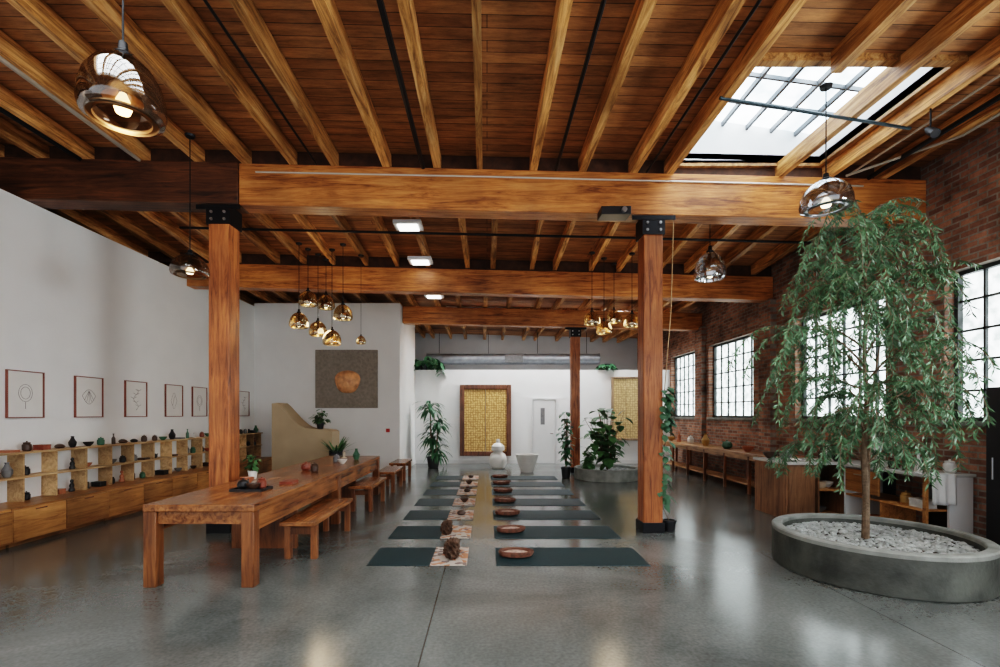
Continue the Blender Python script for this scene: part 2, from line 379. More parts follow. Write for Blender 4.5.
hole(A, B_, 4.0, 6.8, SX0, SX1, SY0, SY1)
m.box(A, B_, 6.8, 10.35, 0, .08, zdeck); m.box(A, B_, 10.35, 13.7, 0, .08, zdeck)
hole(A, B_, 13.7, YE + .2, RX0, RX1, RY0, RY1)
struct(obj('ceiling', m, M['deck']))
def skylight(n, x0, x1, y0, y1, depth, pane, nb, tilt=0.0, nr=3):
    cx, cy = (x0+x1)/2, (y0+y1)/2
    sk = struct(root('window_%d' % n, (cx, cy, zdeck(cx, cy))))
    hx, hy = (x1-x0)/2, (y1-y0)/2; d = depth
    tf = lambda x, y: -tilt * (x / hx)
    obj('curb', MB().box(-hx-.04, -hx, -hy-.04, hy+.04, -.04, d, tf=tf).box(hx, hx+.04, -hy-.04, hy+.04, -.04, d, tf=tf).box(-hx, hx, -hy-.04, -hy, -.04, d, tf=tf).box(-hx, hx, hy, hy+.04, -.04, d, tf=tf), M['white_trim'], sk)
    obj('trim_board', MB().box(-hx-.09, -hx, -hy-.09, hy+.09, -.08, .0).box(hx, hx+.09, -hy-.09, hy+.09, -.08, .0).box(-hx, hx, -hy-.09, -hy, -.08, .0).box(-hx, hx, hy, hy+.09, -.08, .0), M['joist'], sk)
    mm = MB()
    for k in range(1, nb): mm.box(-hx + 2*hx*k/nb - .016, -hx + 2*hx*k/nb + .016, -hy, hy, d-.08, d-.02, zf=tf)
    for k in range(1, nr+1): mm.box(-hx, hx, -hy + 2*hy*k/(nr+1)-.014, -hy + 2*hy*k/(nr+1)+.014, d-.07, d-.02, zf=tf)
    obj('glazing_bar', mm, M['darksteel'], sk)
    obj('pane', MB().box(-hx, hx, -hy, hy, d-.01, d, zf=tf), M[pane], sk)
skylight(6, SX0, SX1, SY0, SY1, .50, 'skypane', 6, .14, 3)
skylight(7, HX0, HX1, HY0, HY1, .35, 'added_skynear', 6)  # added skylight out of view, lights the foreground
skylight(8, RX0, RX1, RY0, RY1, .30, 'added_skyfar', 6)  # added skylight hidden behind the far beam, lights the partition end

for i, (a, b) in enumerate(WIN):
    r = struct(root('window_%d' % (i+1), (XR + .17, (a+b)/2, W0)))
    w = (b-a)/2; h = W1 - W0
    obj('frame', MB().box(-.04, .04, -w, w, 0, .05).box(-.04, .04, -w, w, h-.05, h).box(-.04, .04, -w, -w+.05, .05, h-.05).box(-.04, .04, w-.05, w, .05, h-.05), M['winframe'], r)
    m = MB()
    for k in range(1, 6): m.box(-.018, .02, -w + 2*w*k/6 - .014, -w + 2*w*k/6 + .014, .04, h-.04)
    for k in range(1, 5): m.box(-.018, .02, -w+.04, w-.04, h*k/5 - .014, h*k/5 + .014)
    obj('muntin', m, M['winframe'], r)
    obj('pane', MB().box(.03, .04, -w+.03, w-.03, .03, h-.03), M['added_sidewin' if i == 4 else 'pane'], r)  # stronger glow for the added unseen window
    obj('sill', MB().box(-.22, .0, -w-.06, w+.06, -.06, 0), M['concrim'], r, bevel=.006)

d = struct(root('door_1', (1.92, YP - .01, 0)))
obj('door_leaf', MB().box(-.36, .36, -.03, 0, .01, 2.12), M['white_trim'], d)
obj('door_frame', MB().box(-.41, -.37, -.05, .0, 0, 2.18).box(.37, .41, -.05, .0, 0, 2.18).box(-.37, .37, -.05, 0, 2.14, 2.18), M['white_trim'], d)
obj('door_window', MB().box(-.14, .0, -.036, -.03, 1.3, 1.85), M['c_grey'], d)
obj('door_handle', MB().tube([(.27, -.03, 1.0), (.27, -.08, 1.0), (.17, -.08, 1.0)], .012), M['chrome'], d)

# ------------------------------------------------------------------ timber
def beam(x0, x1, y, zb, zt, w, label, mt='beam'):
    o = obj('ceiling_beam', MB().box(x0, x1, -w/2, w/2, zb, zt, lambda x, yy: TILT * x), M[mt], None, (0, y, 0), bevel=.012)
    T(o, label, 'beam')
beam(-3.44, XR - .01, 6.8, 4.47, 5.045, .30, 'massive orange timber cross beam running from the thick left post to the brick wall')
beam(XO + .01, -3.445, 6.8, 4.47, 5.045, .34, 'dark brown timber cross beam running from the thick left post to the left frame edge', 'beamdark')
beam(XL + .01, XR - .01, 10.35, 4.22, 4.72, .28, 'second orange timber cross beam behind the nearest one, above the hanging pendants')
beam(-2.39, XR - .01, 13.7, 4.17, 4.645, .26, 'farthest and shortest timber cross beam over the slender back post')
def post(x, y, top, w, label):
    r = root('timber_post', (x, y, 0), label, 'post')
    obj('shaft', MB().box(-w/2, w/2, -w/2, w/2, .015, top), M['post'], r, bevel=.015)
    obj('base_plate', MB().box(-w/2-.02, w/2+.02, -w/2-.02, w/2+.02, 0, .14), M['iron'], r, bevel=.004)
    b = obj('top_bracket', MB().box(-w/2-.02, w/2+.02, -w/2-.02, w/2+.02, top-.26, top-.002).box(-.30, .30, -w/2-.025, -w/2-.01, top-.06, top+.0), M['iron'], r)
    for sx in (-.09, .09):
        for z in (top-.2, top-.1): obj('bolt', MB().tube([(sx, -w/2-.016, z), (sx, -w/2-.04, z)], .02, 6), M['steel'], b)
post(-3.72, 6.8, 4.47 + .024*3.40 - .006, .29, 'thick reddish timber post beside the long table at left')
post(2.31, 6.8, 4.47 - .024*2.64 - .006, .27, 'reddish timber post standing free right of the yoga mats')
post(2.51, 13.7, 4.17 - .024*2.84 - .006, .25, 'slender far timber post in front of the white partition wall')

m = MB()
for y in (6.74, 10.28): m.box(XO + .01, XR - .01, y, y + .05, 0, DZ - .005, lambda x, yy: zj(x, 6.8 if yy < 8 else 10.35))
struct(obj('trim_2', m, M['blocking']))
bays = [('near', YB+.1, 6.95, 0.0), ('middle', 6.80, 10.50, .17), ('far', 10.34, YE - .1, 0.0)]
for bn, y0, y1, off in bays:
    k = 0; x = -7.48 + off
    while x < 5.95:
        ye = y1
        if bn == 'near' and 3.2 < x < 3.6: ye = SY0 - .1     # trimmed at the skylight
        ysg = [y0, 13.7, ye] if bn == 'far' else [y0, ye]
        m = MB(); bm = m.bm; rings = []
        w = .038 + .018 * R.random(); lx = R.uniform(-.07, .07); sk = R.uniform(-.07, .07)
        if bn == 'near' and 2.6 < x < 4.9: lx *= .3; sk *= .2
        if bn == 'near' and 2.6 < x < 2.8: lx = -.2
        for q_, yy in enumerate(ysg):
            zz = zj(x, yy)
            if bn == 'middle': zz = zj(x, 6.8 if yy == y0 else 10.35)
            if bn == 'far' and yy == y0: zz = zj(x, 10.35)
            zz += .003
            rings.append([bm.verts.new((dx + lx + sk*q_, yy - y0, zz - 5 + dz)) for dx, dz in ((-w, 0), (w, 0), (w, DZ - .01), (-w, DZ - .01))])
        for a, b in zip(rings, rings[1:]):
            for q in range(4): bm.faces.new((a[q], a[(q+1) % 4], b[(q+1) % 4], b[q]))
        bm.faces.new(rings[0]); bm.faces.new(rings[-1][::-1])
        o = obj('ceiling_joist', m, M['joist'], None, (x, y0, 5))
        T(o, 'rough orange timber joist in the %s ceiling bay, %s from the left' % (bn, ORD[k]), 'joist', 'ceiling joists of the %s bay' % bn)
        k += 1; x += .68

T(obj('conduit_pipe', MB().tube([(-3.2, 6.634, 4.995), (0, 6.634, 4.93), (5.2, 6.634, 4.80)], .012), M['conduit']), 'thin pale conduit running along the face of the nearest cross beam', 'pipe')
def ypipe(x, r, mt, lab, y0=.6, y1=6.6):
    T(obj('ceiling_pipe', MB().tube([(x, y0, zj(x, y0) + .003 - r), (x, y1, zj(x, y1) + .003 - r)], r), M[mt]), lab, 'pipe')
ypipe(-4.78, .026, 'conduit', 'pale pipe under the joists near the left wall')
ypipe(-2.35, .014, 'iron', 'slim dark pipe under the joists between the left wall and the ceiling centre')
ypipe(5.25, .03, 'iron', 'black pipe under the joists to the right of the skylight')
ypipe(-.88, .03, 'iron', 'black pipe under the joists above the left row of mats')
ypipe(.95, .022, 'iron', 'slim black pipe under the joists above the right row of mats')
ypipe(2.2, .016, 'iron', 'slim black pipe under the joists along the left side of the skylight')
ypipe(4.95, .014, 'conduit', 'slim pale conduit along the right edge of the skylight')
ypipe(-5.6, .03, 'iron', 'black pipe under the joists at the far upper left')
T(obj('ceiling_pipe', MB().tube([(-5.5, 8.6, 4.99), (-4.3, 8.6, 4.96), (2.0, 8.6, 4.82), (5.8, 8.6, 4.72)], .022), M['iron']), 'black cross pipe under the joists between the first and second beams', 'pipe')
T(obj('ceiling_pipe', MB().tube([(5.55, 1.2, 4.90), (5.55, 5.6, 4.90), (4.9, 6.55, 4.90)], .018), M['conduit']), 'pale bent pipe under the joists at the far upper right', 'pipe')
T(obj('tie_rod', MB().tube([(2.45, 5.05, 4.975), (4.85, 5.5, 4.92)], .018), M['bluerod']), 'thin dark blue-grey rod crossing below the skylight opening', 'rod')

d = root('air_duct', (-2.2, 17.6, 3.66), 'round galvanised air duct behind the partition wall under the far ceiling', 'duct')
m = MB(); m.tube([(i * .45, 0, 0) for i in range(15)], .20, 20)
obj('duct_pipe', m, M['duct'], d)
for i in range(15): obj('seam_ring', MB().tube([(i * .45 - .012, 0, 0), (i * .45 + .012, 0, 0)], .215, 20), M['duct'], d)
obj('vent_grille', MB().box(2.85, 3.5, -.24, -.17, -.14, .14), M['c_grey'], d)
for i in (1, 5, 9, 13): obj('hanger', MB().tube([(i*.45, 0, .19), (i*.45, 0, .98)], .01, 6), M['iron'], d)

for (x, y, lab) in ((-1.36, 8.3, 'square white light panel on the joists just behind the nearest cross beam'), (-1.36, 9.8, 'square white light panel on the joists just before the second beam'), (-1.36, 12.3, 'small looking white light panel on the joists behind the second beam')):
    z = zj(x, y)
    r = root('ceiling_light', (x, y, z - .09), lab, 'ceiling light')
    obj('housing', MB().box(-.24, .24, -.18, .18, .02, .088), M['white_trim'], r, bevel=.008)
    obj('diffuser', MB().box(-.17, .17, -.13, .13, .0, .02), M['panel'], r)

# ------------------------------------------------------------------ pendants
def pendant(x, y, z, D, label, glass, group='pendant lamps', inner='gold', bulb='bulb', hfac=.85, clear=False):
    r = root('pendant_lamp', (x, y, z), label, 'pendant lamp', group)
    h = D * hfac; q = D / 2
    zc = zj(x, y) - z
    obj('shade', MB().lathe([(q*.80, 0), (q*.95, h*.05), (q, h*.16), (q*.97, h*.38), (q*.86, h*.60), (q*.66, h*.78), (q*.42, h*.90), (q*.2, h*.95)], n=32, cap=False), M[glass], r)
    if clear:
        obj('reflector_ring', MB().lathe([(q*.80, 0), (q*.83, h*.015), (q*.80, h*.05), (q*.66, h*.055), (q*.64, h*.03), (q*.66, h*.0)], n=32, cap=False), M[inner], r)
        obj('inner_shade', MB().lathe([(q*.46, h*.30), (q*.44, h*.38), (q*.30, h*.50), (q*.14, h*.58), (q*.1, h*.60)], n=24, cap=False), M[inner], r)
    else:
        obj('reflector', MB().lathe([(q*.78, h*.03), (q*.74, h*.16), (q*.5, h*.34), (q*.2, h*.46), (q*.1, h*.48)], n=28, cap=False), M[inner], r)
    obj('cap', MB().lathe([(q*.22, h*.93), (q*.24, h*.99), (q*.13, h*1.04), (q*.1, h*1.18), (0, h*1.2)], n=20), M['iron'], r)
    obj('bulb', MB().lathe([(0, h*.06), (q*.16, h*.10), (q*.22, h*.20), (q*.15, h*.31), (q*.08, h*.40), (0, h*.42)], n=14), M[bulb], r)
    obj('socket', MB().lathe([(q*.1, h*.40), (q*.1, h*.95), (0, h*.95)], n=12), M['iron'], r)
    obj('cord', MB().tube([(0, 0, h*1.18), (0, 0, zc)], .006 if D > .3 else .004, 6), M['iron'], r)
    obj('ceiling_canopy', MB().lathe([(0, zc-.03), (.05, zc-.03), (.06, zc-.003), (0, zc-.003)], n=16), M['iron'], r)
    return r
def P(xp, ybot, Y): return px(xp, Y), Y, pz(ybot, Y)
pendant(*P(123, 120, 2.9), .45, 'large smoked glass dome pendant with glowing bulb, nearest the camera at upper left', 'smoke', hfac=.88, inner='bronze', clear=True)
pendant(*P(190, 276, 6.0), .44, 'smoked glass pendant with amber bulb hanging before the left wall', 'smoke', hfac=.62, bulb='bulbdim', inner='bronze', clear=True)
pendant(*P(826, 210, 4.85), .47, 'smoked silvery glass pendant hanging right of the skylight over the tree', 'smokegrey', hfac=.66, bulb='bulbdim', inner='steel', clear=True)
pendant(*P(710, 280, 7.6), .48, 'silvery glass globe pendant hanging right of the free standing post', 'blue_gl', inner='chrome', bulb='bulbdim', hfac=.95)
CL = [(299, 328, 'lowest left'), (308, 306, 'uppermost left'), (318, 336, 'lower middle'), (326, 309, 'upper middle'), (343, 320, 'right'), (332, 345, 'lowest middle'), (361, 344, 'lone rightmost')]
for i, (a, b, w) in enumerate(CL):
    Y = 9.2 + .25 * (i % 4)
    pendant(*P(a, b, Y), .36 if i != 6 else .2, 'gold tinted glass pendant, %s one of the left cluster above the benches' % w, 'amberm', 'left pendant cluster', bulb='bulbdim')
for i, (a, b, w) in enumerate([(592, 325, 'leftmost'), (604, 334, 'lowest'), (614, 323, 'second from right'), (632, 327, 'rightmost')]):
    Y = 9.3 + .25 * (i % 3)
    pendant(*P(a, b, Y), .32, 'gold tinted glass pendant, %s one of the right cluster left of the post' % w, 'amberm', 'right pendant cluster', bulb='bulbdim')

def spot(x, y, ln, lab):
    z = zj(x, y)
    r = root('spotlight', (x, y, z), lab, 'spotlight', 'black ceiling spotlights')
    obj('stem', MB().tube([(0, 0, -ln), (0, 0, .003)], .009, 6), M['iron'], r)
    obj('lamp_head', MB().tube([(-.02, -.08, -ln-.10), (0, .0, -ln-.03), (.01, .05, -ln+.02)], [.045, .042, .03], 14), M['iron'], r)
spot(4.76, 5.15, .22, 'black spotlight under the joist right of the skylight')
r = root('projector', (1.72, 6.52, 4.36), 'small black projector fixed to the near beam left of the free standing post', 'projector')
obj('body', MB().box(-.2, .2, -.14, .1, -.05, .06), M['blackmatt'], r, bevel=.01)
obj('lens', MB().tube([(.1, -.18, 0), (.1, -.13, 0)], .035, 14), M['steel'], r)
obj('mount', MB().box(-.03, .03, .05, .125, .05, .14), M['iron'], r)

# ------------------------------------------------------------------ left wall pictures
def curve_pts(kind):
    out = []
    if kind == 0:
        for rr in (.10, .07): out.append([(rr*math.cos(a*PI/8), .02 + rr*1.2*math.sin(a*PI/8)) for a in range(17)])
        out.append([(0, -.2), (0, -.1)])
    elif kind == 1:
        out.append([(-.13 + .26*t/12, .02 + .1*math.sin(PI*t/12)) for t in range(13)]); out.append([(-.13 + .26*t/12, .02 - .13*math.sin(PI*t/12)) for t in range(13)])
        for k in range(-2, 3): out.append([(0, .1), (k*.045, -.09 + abs(k)*.02)])
    elif kind == 2:
        out.append([(.06*math.sin(t*.8), -.2 + .035*t) for t in range(12)])
        for t in range(2, 11, 2): out.append([(.06*math.sin(t*.8), -.2+.035*t), (.06*math.sin(t*.8)+.07, -.17+.035*t)]); out.append([(.06*math.sin(t*.8), -.2+.035*t), (.06*math.sin(t*.8)-.07, -.17+.035*t)])
    else:
        out.append([(.07*math.cos(a*PI/8)*(1+.3*math.cos(a*PI/2)), .16*math.sin(a*PI/8)) for a in range(17)])
        out.append([(-.04, -.1), (.0, .05), (.03, .1)])
    return out
PL = ['nearest the camera, looped plant', 'second from the left, fan shape', 'third from the left, branching stem', 'fourth from the left, oval pod', 'just left of the thick post', 'farthest, right of the thick post']
for i, y in enumerate((6.64, 7.7, 8.73, 9.79, 10.66, 12.6)):
    r = root('framed_drawing', (XL + .004, y, 1.92), 'thin framed drawing on the left wall, ' + PL[i], 'picture', 'framed drawings on the left wall')
    w, h = .27, .325
    obj('frame', MB().box(0, .03, -w, -w+.014, -h, h).box(0, .03, w-.014, w, -h, h).box(0, .03, -w+.014, w-.014, -h, -h+.014).box(0, .03, -w+.014, w-.014, h-.014, h), M['pframe'], r)
    obj('paper', MB().box(.002, .012, -w+.014, w-.014, -h+.014, h-.014), M['paper'], r)
    m = MB()
    for c in curve_pts([0, 1, 2, 3, 0, 2][i]): m.tube([(.013, a, b) for a, b in c], .0025, 5)
    obj('drawn_lines', m, M['ink'], r)

r = root('relief_artwork', ((px(316,13.2)+px(378,13.2))/2, 13.195, (pz(408,13.2)+pz(350,13.2))/2), 'large square grey-beige wall panel with a copper blob on the alcove wall', 'artwork')
hw = (px(378,13.2)-px(316,13.2))/2; hh = (pz(350,13.2)-pz(408,13.2))/2
obj('backing_panel', MB().box(-hw, hw, -.05, 0, -hh, hh), M['artpanel'], r, bevel=.008)
m = MB(); m.lathe([(.0, .13), (.15, .115), (.27, .07), (.33, .02), (.34, 0)], n=28, wob=.09)
bmesh.ops.rotate(m.bm, verts=m.bm.verts, cent=(0,0,0), matrix=Matrix.Rotation(PI/2, 3, 'X'))
bmesh.ops.translate(m.bm, verts=m.bm.verts, vec=(.03, -.05, -.08))
obj('copper_relief', m, M['copper'], r)
T(obj('wall_alarm', MB().box(-.05, .05, -.04, 0, -.05, .05), M['red'], None, (-2.72, 13.195, 1.2), bevel=.01), 'tiny red alarm box low on the alcove wall near its corner', 'alarm')

def gold(x0, x1, z0, z1, lab, fm, gm):
    r = root('carved_panel', ((x0+x1)/2, YP-.005, z0), lab, 'carved panel', 'carved gold panels on the partition')
    w = (x1-x0)/2; h = z1-z0; f = .15 if w > .6 else .06
    obj('frame', MB().box(-w, -w+f, -.12, 0, 0, h).box(w-f, w, -.12, 0, 0, h).box(-w+f, w-f, -.12, 0, 0, f).box(-w+f, w-f, -.12, 0, h-f, h), M[fm], r, bevel=.015)
    for s in (0, 1):
        a, b = ((-w+f, -.008), (.008, w-f))[s]
        obj('carved_leaf', MB().box(a, b, -.08, -.01, f, h-f), M[gm], r, bevel=.008)
gold(px(460, YP), px(511, YP), .26, 2.62, 'tall gold carved double panel in a dark red wood frame, centre of the partition', 'darkwood', 'goldcarved')
gold(px(611, YP), px(640, YP), .78, 2.88, 'smaller paler gold carved panel on the partition right of the far post', 'oak', 'goldpale')

# ------------------------------------------------------------------ shelving on left wall
UN = [(4.4, 5.9), (5.9, 7.4), (7.4, 8.9), (8.9, 10.4), (10.4, 11.9), (11.9, 13.12)]
UW = ['cut off by the left frame edge', 'below the first drawing', 'below the second drawing', 'below the third drawing', 'just left of the thick post', 'farthest, right of the thick post']
for i, (a, b) in enumerate(UN):
    L = b - a
    r = root('drawer_cabinet', (XL + .005, a, 0), 'low orange wood drawer cabinet against the left wall, ' + UW[i], 'cabinet', 'low cabinets along the left wall')
    obj('body', MB().box(0, .55, .005, L-.005, .05, .48).box(.02, .50, .02, L-.02, 0, .05), M['cab'], r)
    for s in (0, 1):
        d = obj('drawer', MB().box(.55, .572, .01 + s*L/2, L/2 - .006 + s*L/2, .065, .455), M['cab'], r, bevel=.003)
        obj('finger_pull', MB().box(.573, .578, L*.25 - .08 + s*L/2, L*.25 + .08 + s*L/2, .42, .435), M['darkwood'], d)
    r = root('open_shelf', (XL + .005, a, .482), 'honey wood open rack on the low cabinets, ' + UW[i], 'shelf', 'open shelf racks along the left wall')
    for s in range(4):
        yy = .004 + s * (L - .024) / 3
        obj('upright', MB().box(0, .22, yy, yy+.016, 0, .64), M['pale'], r)
    obj('shelf_board', MB().box(0, .25, .002, L-.002, .314, .336), M['pale'], r)
    obj('shelf_board', MB().box(0, .27, .002, L-.002, .640, .664), M['pale'], r)
def item_bm(kind):
    m = MB()
    if kind == 'bowl': m.lathe([(.03, 0), (.04, .01), (.075, .05), (.085, .08), (.078, .08), (.06, .04), (0, .02)], n=16)
    elif kind == 'vase': m.lathe([(.035, 0), (.06, .05), (.065, .1), (.035, .15), (.022, .19), (.03, .21), (.02, .21), (0, .18)], n=16)
    elif kind == 'bottle': m.lathe([(.03, 0), (.032, .01), (.032, .11), (.012, .15), (.012, .19), (.015, .19), (.015, .205), (0, .205)], n=14)
    elif kind == 'box': m.box(-.07, .07, -.09, .09, 0, .07).box(-.073, .073, -.093, .093, .07, .09)
    elif kind == 'book': m.box(-.075, .075, -.105, .105, 0, .006).box(-.07, .07, -.10, .10, .006, .03).box(-.075, .075, -.105, .105, .03, .036).box(-.08, -.072, -.105, .105, 0, .036)
    elif kind == 'teapot':
        m.lathe([(.04, 0), (.07, .03), (.075, .06), (.06, .10), (.03, .115), (.012, .12), (.015, .135), (0, .14)], n=16)
        m.tube([(0, .06, .05), (0, .1, .07), (0, .125, .105)], [.018, .012, .009], 8)
        m.tube([(0, -.06, .09), (0, -.11, .09), (0, -.11, .04), (0, -.065, .03)], .007, 6)
    elif kind == 'candle': m.lathe([(.05, 0), (.05, .012), (.025, .015), (.025, .12), (.003, .122), (.003, .14), (0, .14)], n=14)
    elif kind == 'figurine':
        m.lathe([(.05, 0), (.055, .03), (.035, .07), (.045, .10), (.03, .14), (.014, .15), (.03, .175), (.025, .205), (0, .22)], n=14, sx=.8)
    elif kind == 'jar': m.lathe([(.04, 0), (.055, .02), (.055, .09), (.04, .105), (.042, .11), (.042, .125), (.01, .13), (.01, .145), (0, .145)], n=16)
    elif kind == 'stone': m.lathe([(0, 0), (.05, .005), (.075, .03), (.06, .06), (.025, .08), (0, .082)], n=12, wob=.12)
    elif kind == 'plate': m.lathe([(.04, 0), (.07, .012), (.11, .022), (.11, .026), (.06, .016), (0, .012)], n=20)
    return m
KC = {}
def item(kind, col, loc, label, group=None, rz=0, sc=1):
    key = (kind, col)
    if key in KC:
        o = KC[key].copy(); C.objects.link(o); o.location = loc; o.rotation_euler = (0, 0, rz)
        if 'group' in o: del o['group']
    else:
        o = obj(kind, item_bm(kind), M['c_' + col], None, loc, rz); KC[key] = o
    o.scale = (sc, sc, sc)
    T(o, label, kind, group); return o
kinds = ['bowl', 'vase', 'bottle', 'box', 'book', 'teapot', 'candle', 'figurine', 'jar', 'stone', 'bowl', 'jar', 'figurine', 'candle']
cols = ['dark brown', 'black', 'white', 'terracotta', 'grey', 'dark brown', 'green', 'red-brown', 'dark brown', 'black', 'black', 'black', 'grey']
UWs = ['', 'below the first drawing', 'below the second drawing', 'below the third drawing', 'left of the thick post', 'right of the thick post']
for ui in range(1, 6):
    a, b = UN[ui]; L = b - a
    for lv, (z, xx, nm) in enumerate(((1.1465, XL + .135, 'top board'), (.8185, XL + .12, 'middle board'), (.4825, XL + .12, 'lowest level'))):
        used = set()
        for s in range(6):
            cw = (L - .024) / 3
            c = .02 + (s // 2) * cw + (cw - .016) * (.26, .74)[s % 2]
            if R.random() < (.08, .2, .28)[lv]: continue
            while True:
                kd = R.choice(kinds); cl = R.choice(cols)
                if (kd, cl) not in used: used.add((kd, cl)); break
            sc = R.uniform(.78, .95)
            if kd == 'teapot': sc = .75
            item(kd, cl, (xx + R.uniform(-.01, .015), a + c, z), '%s %s on the %s of the rack %s' % (cl, kd, nm, UWs[ui]), 'small wares on the left wall shelves', rz=PI/2 if kd in ('book', 'box') else 0, sc=sc)

# ------------------------------------------------------------------ long table + benches
t = root('long_table', (-2.74, 4.55, 0), 'long reddish wood communal table running away along the left side', 'table')
TL = 5.35
obj('tabletop', MB().box(-.53, .53, 0, TL, .72, .79), M['table'], t, bevel=.008)
obj('apron', MB().box(-.40, .40, .035, .075, .60, .72).box(-.40, .40, TL-.075, TL-.035, .60, .72).box(.44, .50, .12, TL-.12, .52, .72).box(-.50, -.44, .12, TL-.12, .52, .72), M['table'], t)
for y in (.0, TL/2 - .06, TL - .12):
    for s in (-1, 1):
        x = s * .465
        obj('leg', MB().box(x-.06, x+.06, y+.005, y+.125, 0, .72), M['tableZ'], t, bevel=.006)
for y in (1.35, 4.0): obj('cross_panel', MB().box(-.40, .40, y, y+.05, .0, .60), M['tableZ'], t)
def bench(x, y, L, lab):
    r = root('bench', (x, y, 0), lab, 'bench', 'wooden benches beside the long table')
    obj('seat', MB().box(-.2, .2, 0, L, .395, .445), M['table'], r, bevel=.006)
    for yy in (.10, L-.16):
        for s in (-1, 1):
            obj('leg', MB().box(s*.15-.035, s*.15+.035, yy, yy+.07, 0, .395), M['tableZ'], r, bevel=.004)
        obj('cross_rail', MB().box(-.115, .115, yy+.015, yy+.045, .28, .36), M['tableZ'], r)
    obj('long_rail', MB().box(-.015, .015, .15, L-.15, .29, .34), M['table'], r)
    return r
bench(-2.12, 5.35, 1.55, 'wooden bench nearest the camera on the right of the long table')
bench(-2.12, 8.0, 1.2, 'second wooden bench from the camera beside the long table')
bench(-2.12, 9.95, 1.15, 'third wooden bench from the camera, at the far end of the table')
bench(-2.2, 11.75, 1.1, 'farthest wooden bench, standing before the alcove wall')

TZ = .7905
T(obj('serving_tray', MB().box(-.18, .18, -.14, .14, 0, .012).box(-.18, .18, -.14, -.128, .012, .03).box(-.18, .18, .128, .14, .012, .03).box(-.18, -.168, -.128, .128, .012, .03).box(.168, .18, -.128, .128, .012, .03), M['blackmatt'], None, (-2.66, 5.42, TZ)), 'black serving tray with small bowls near the near end of the long table', 'tray')
for i, (dx, dy, kd, cl, w) in enumerate([(-.09, 0, 'teapot', 'black', 'black teapot on the serving tray on the long table'), (.05, -.06, 'bowl', 'dark brown', 'dark brown bowl at the front of the serving tray'), (.09, .06, 'jar', 'red-brown', 'red-brown jar at the back of the serving tray')]):
    item(kd, cl, (-2.66+dx, 5.42+dy, TZ+.0125), w, 'tea things on the long table', sc=.9)
for (x, y, kd, cl, w) in [(-2.95, 5.9, 'bowl', 'terracotta', 'terracotta bowl on the table left behind the serving tray'), (-2.45, 5.95, 'book', 'red-brown', 'red-brown book lying on the long table behind the tray'),
                          (-2.55, 7.1, 'jar', 'dark brown', 'dark brown jar midway along the long table'), (-2.75, 7.3, 'teapot', 'red-brown', 'red-brown teapot midway along the long table'),
                          (-2.5, 8.3, 'bowl', 'white', 'white bowl on the far half of the long table'), (-2.7, 8.6, 'jar', 'grey', 'grey jar on the far half of the long table'), (-2.45, 9.0, 'vase', 'green', 'green vase near the far end of the long table'), (-2.8, 9.4, 'candle', 'cream', 'cream candle near the far end of the long table')]:
    item(kd, cl, (x, y, TZ), w, 'tea things on the long table')

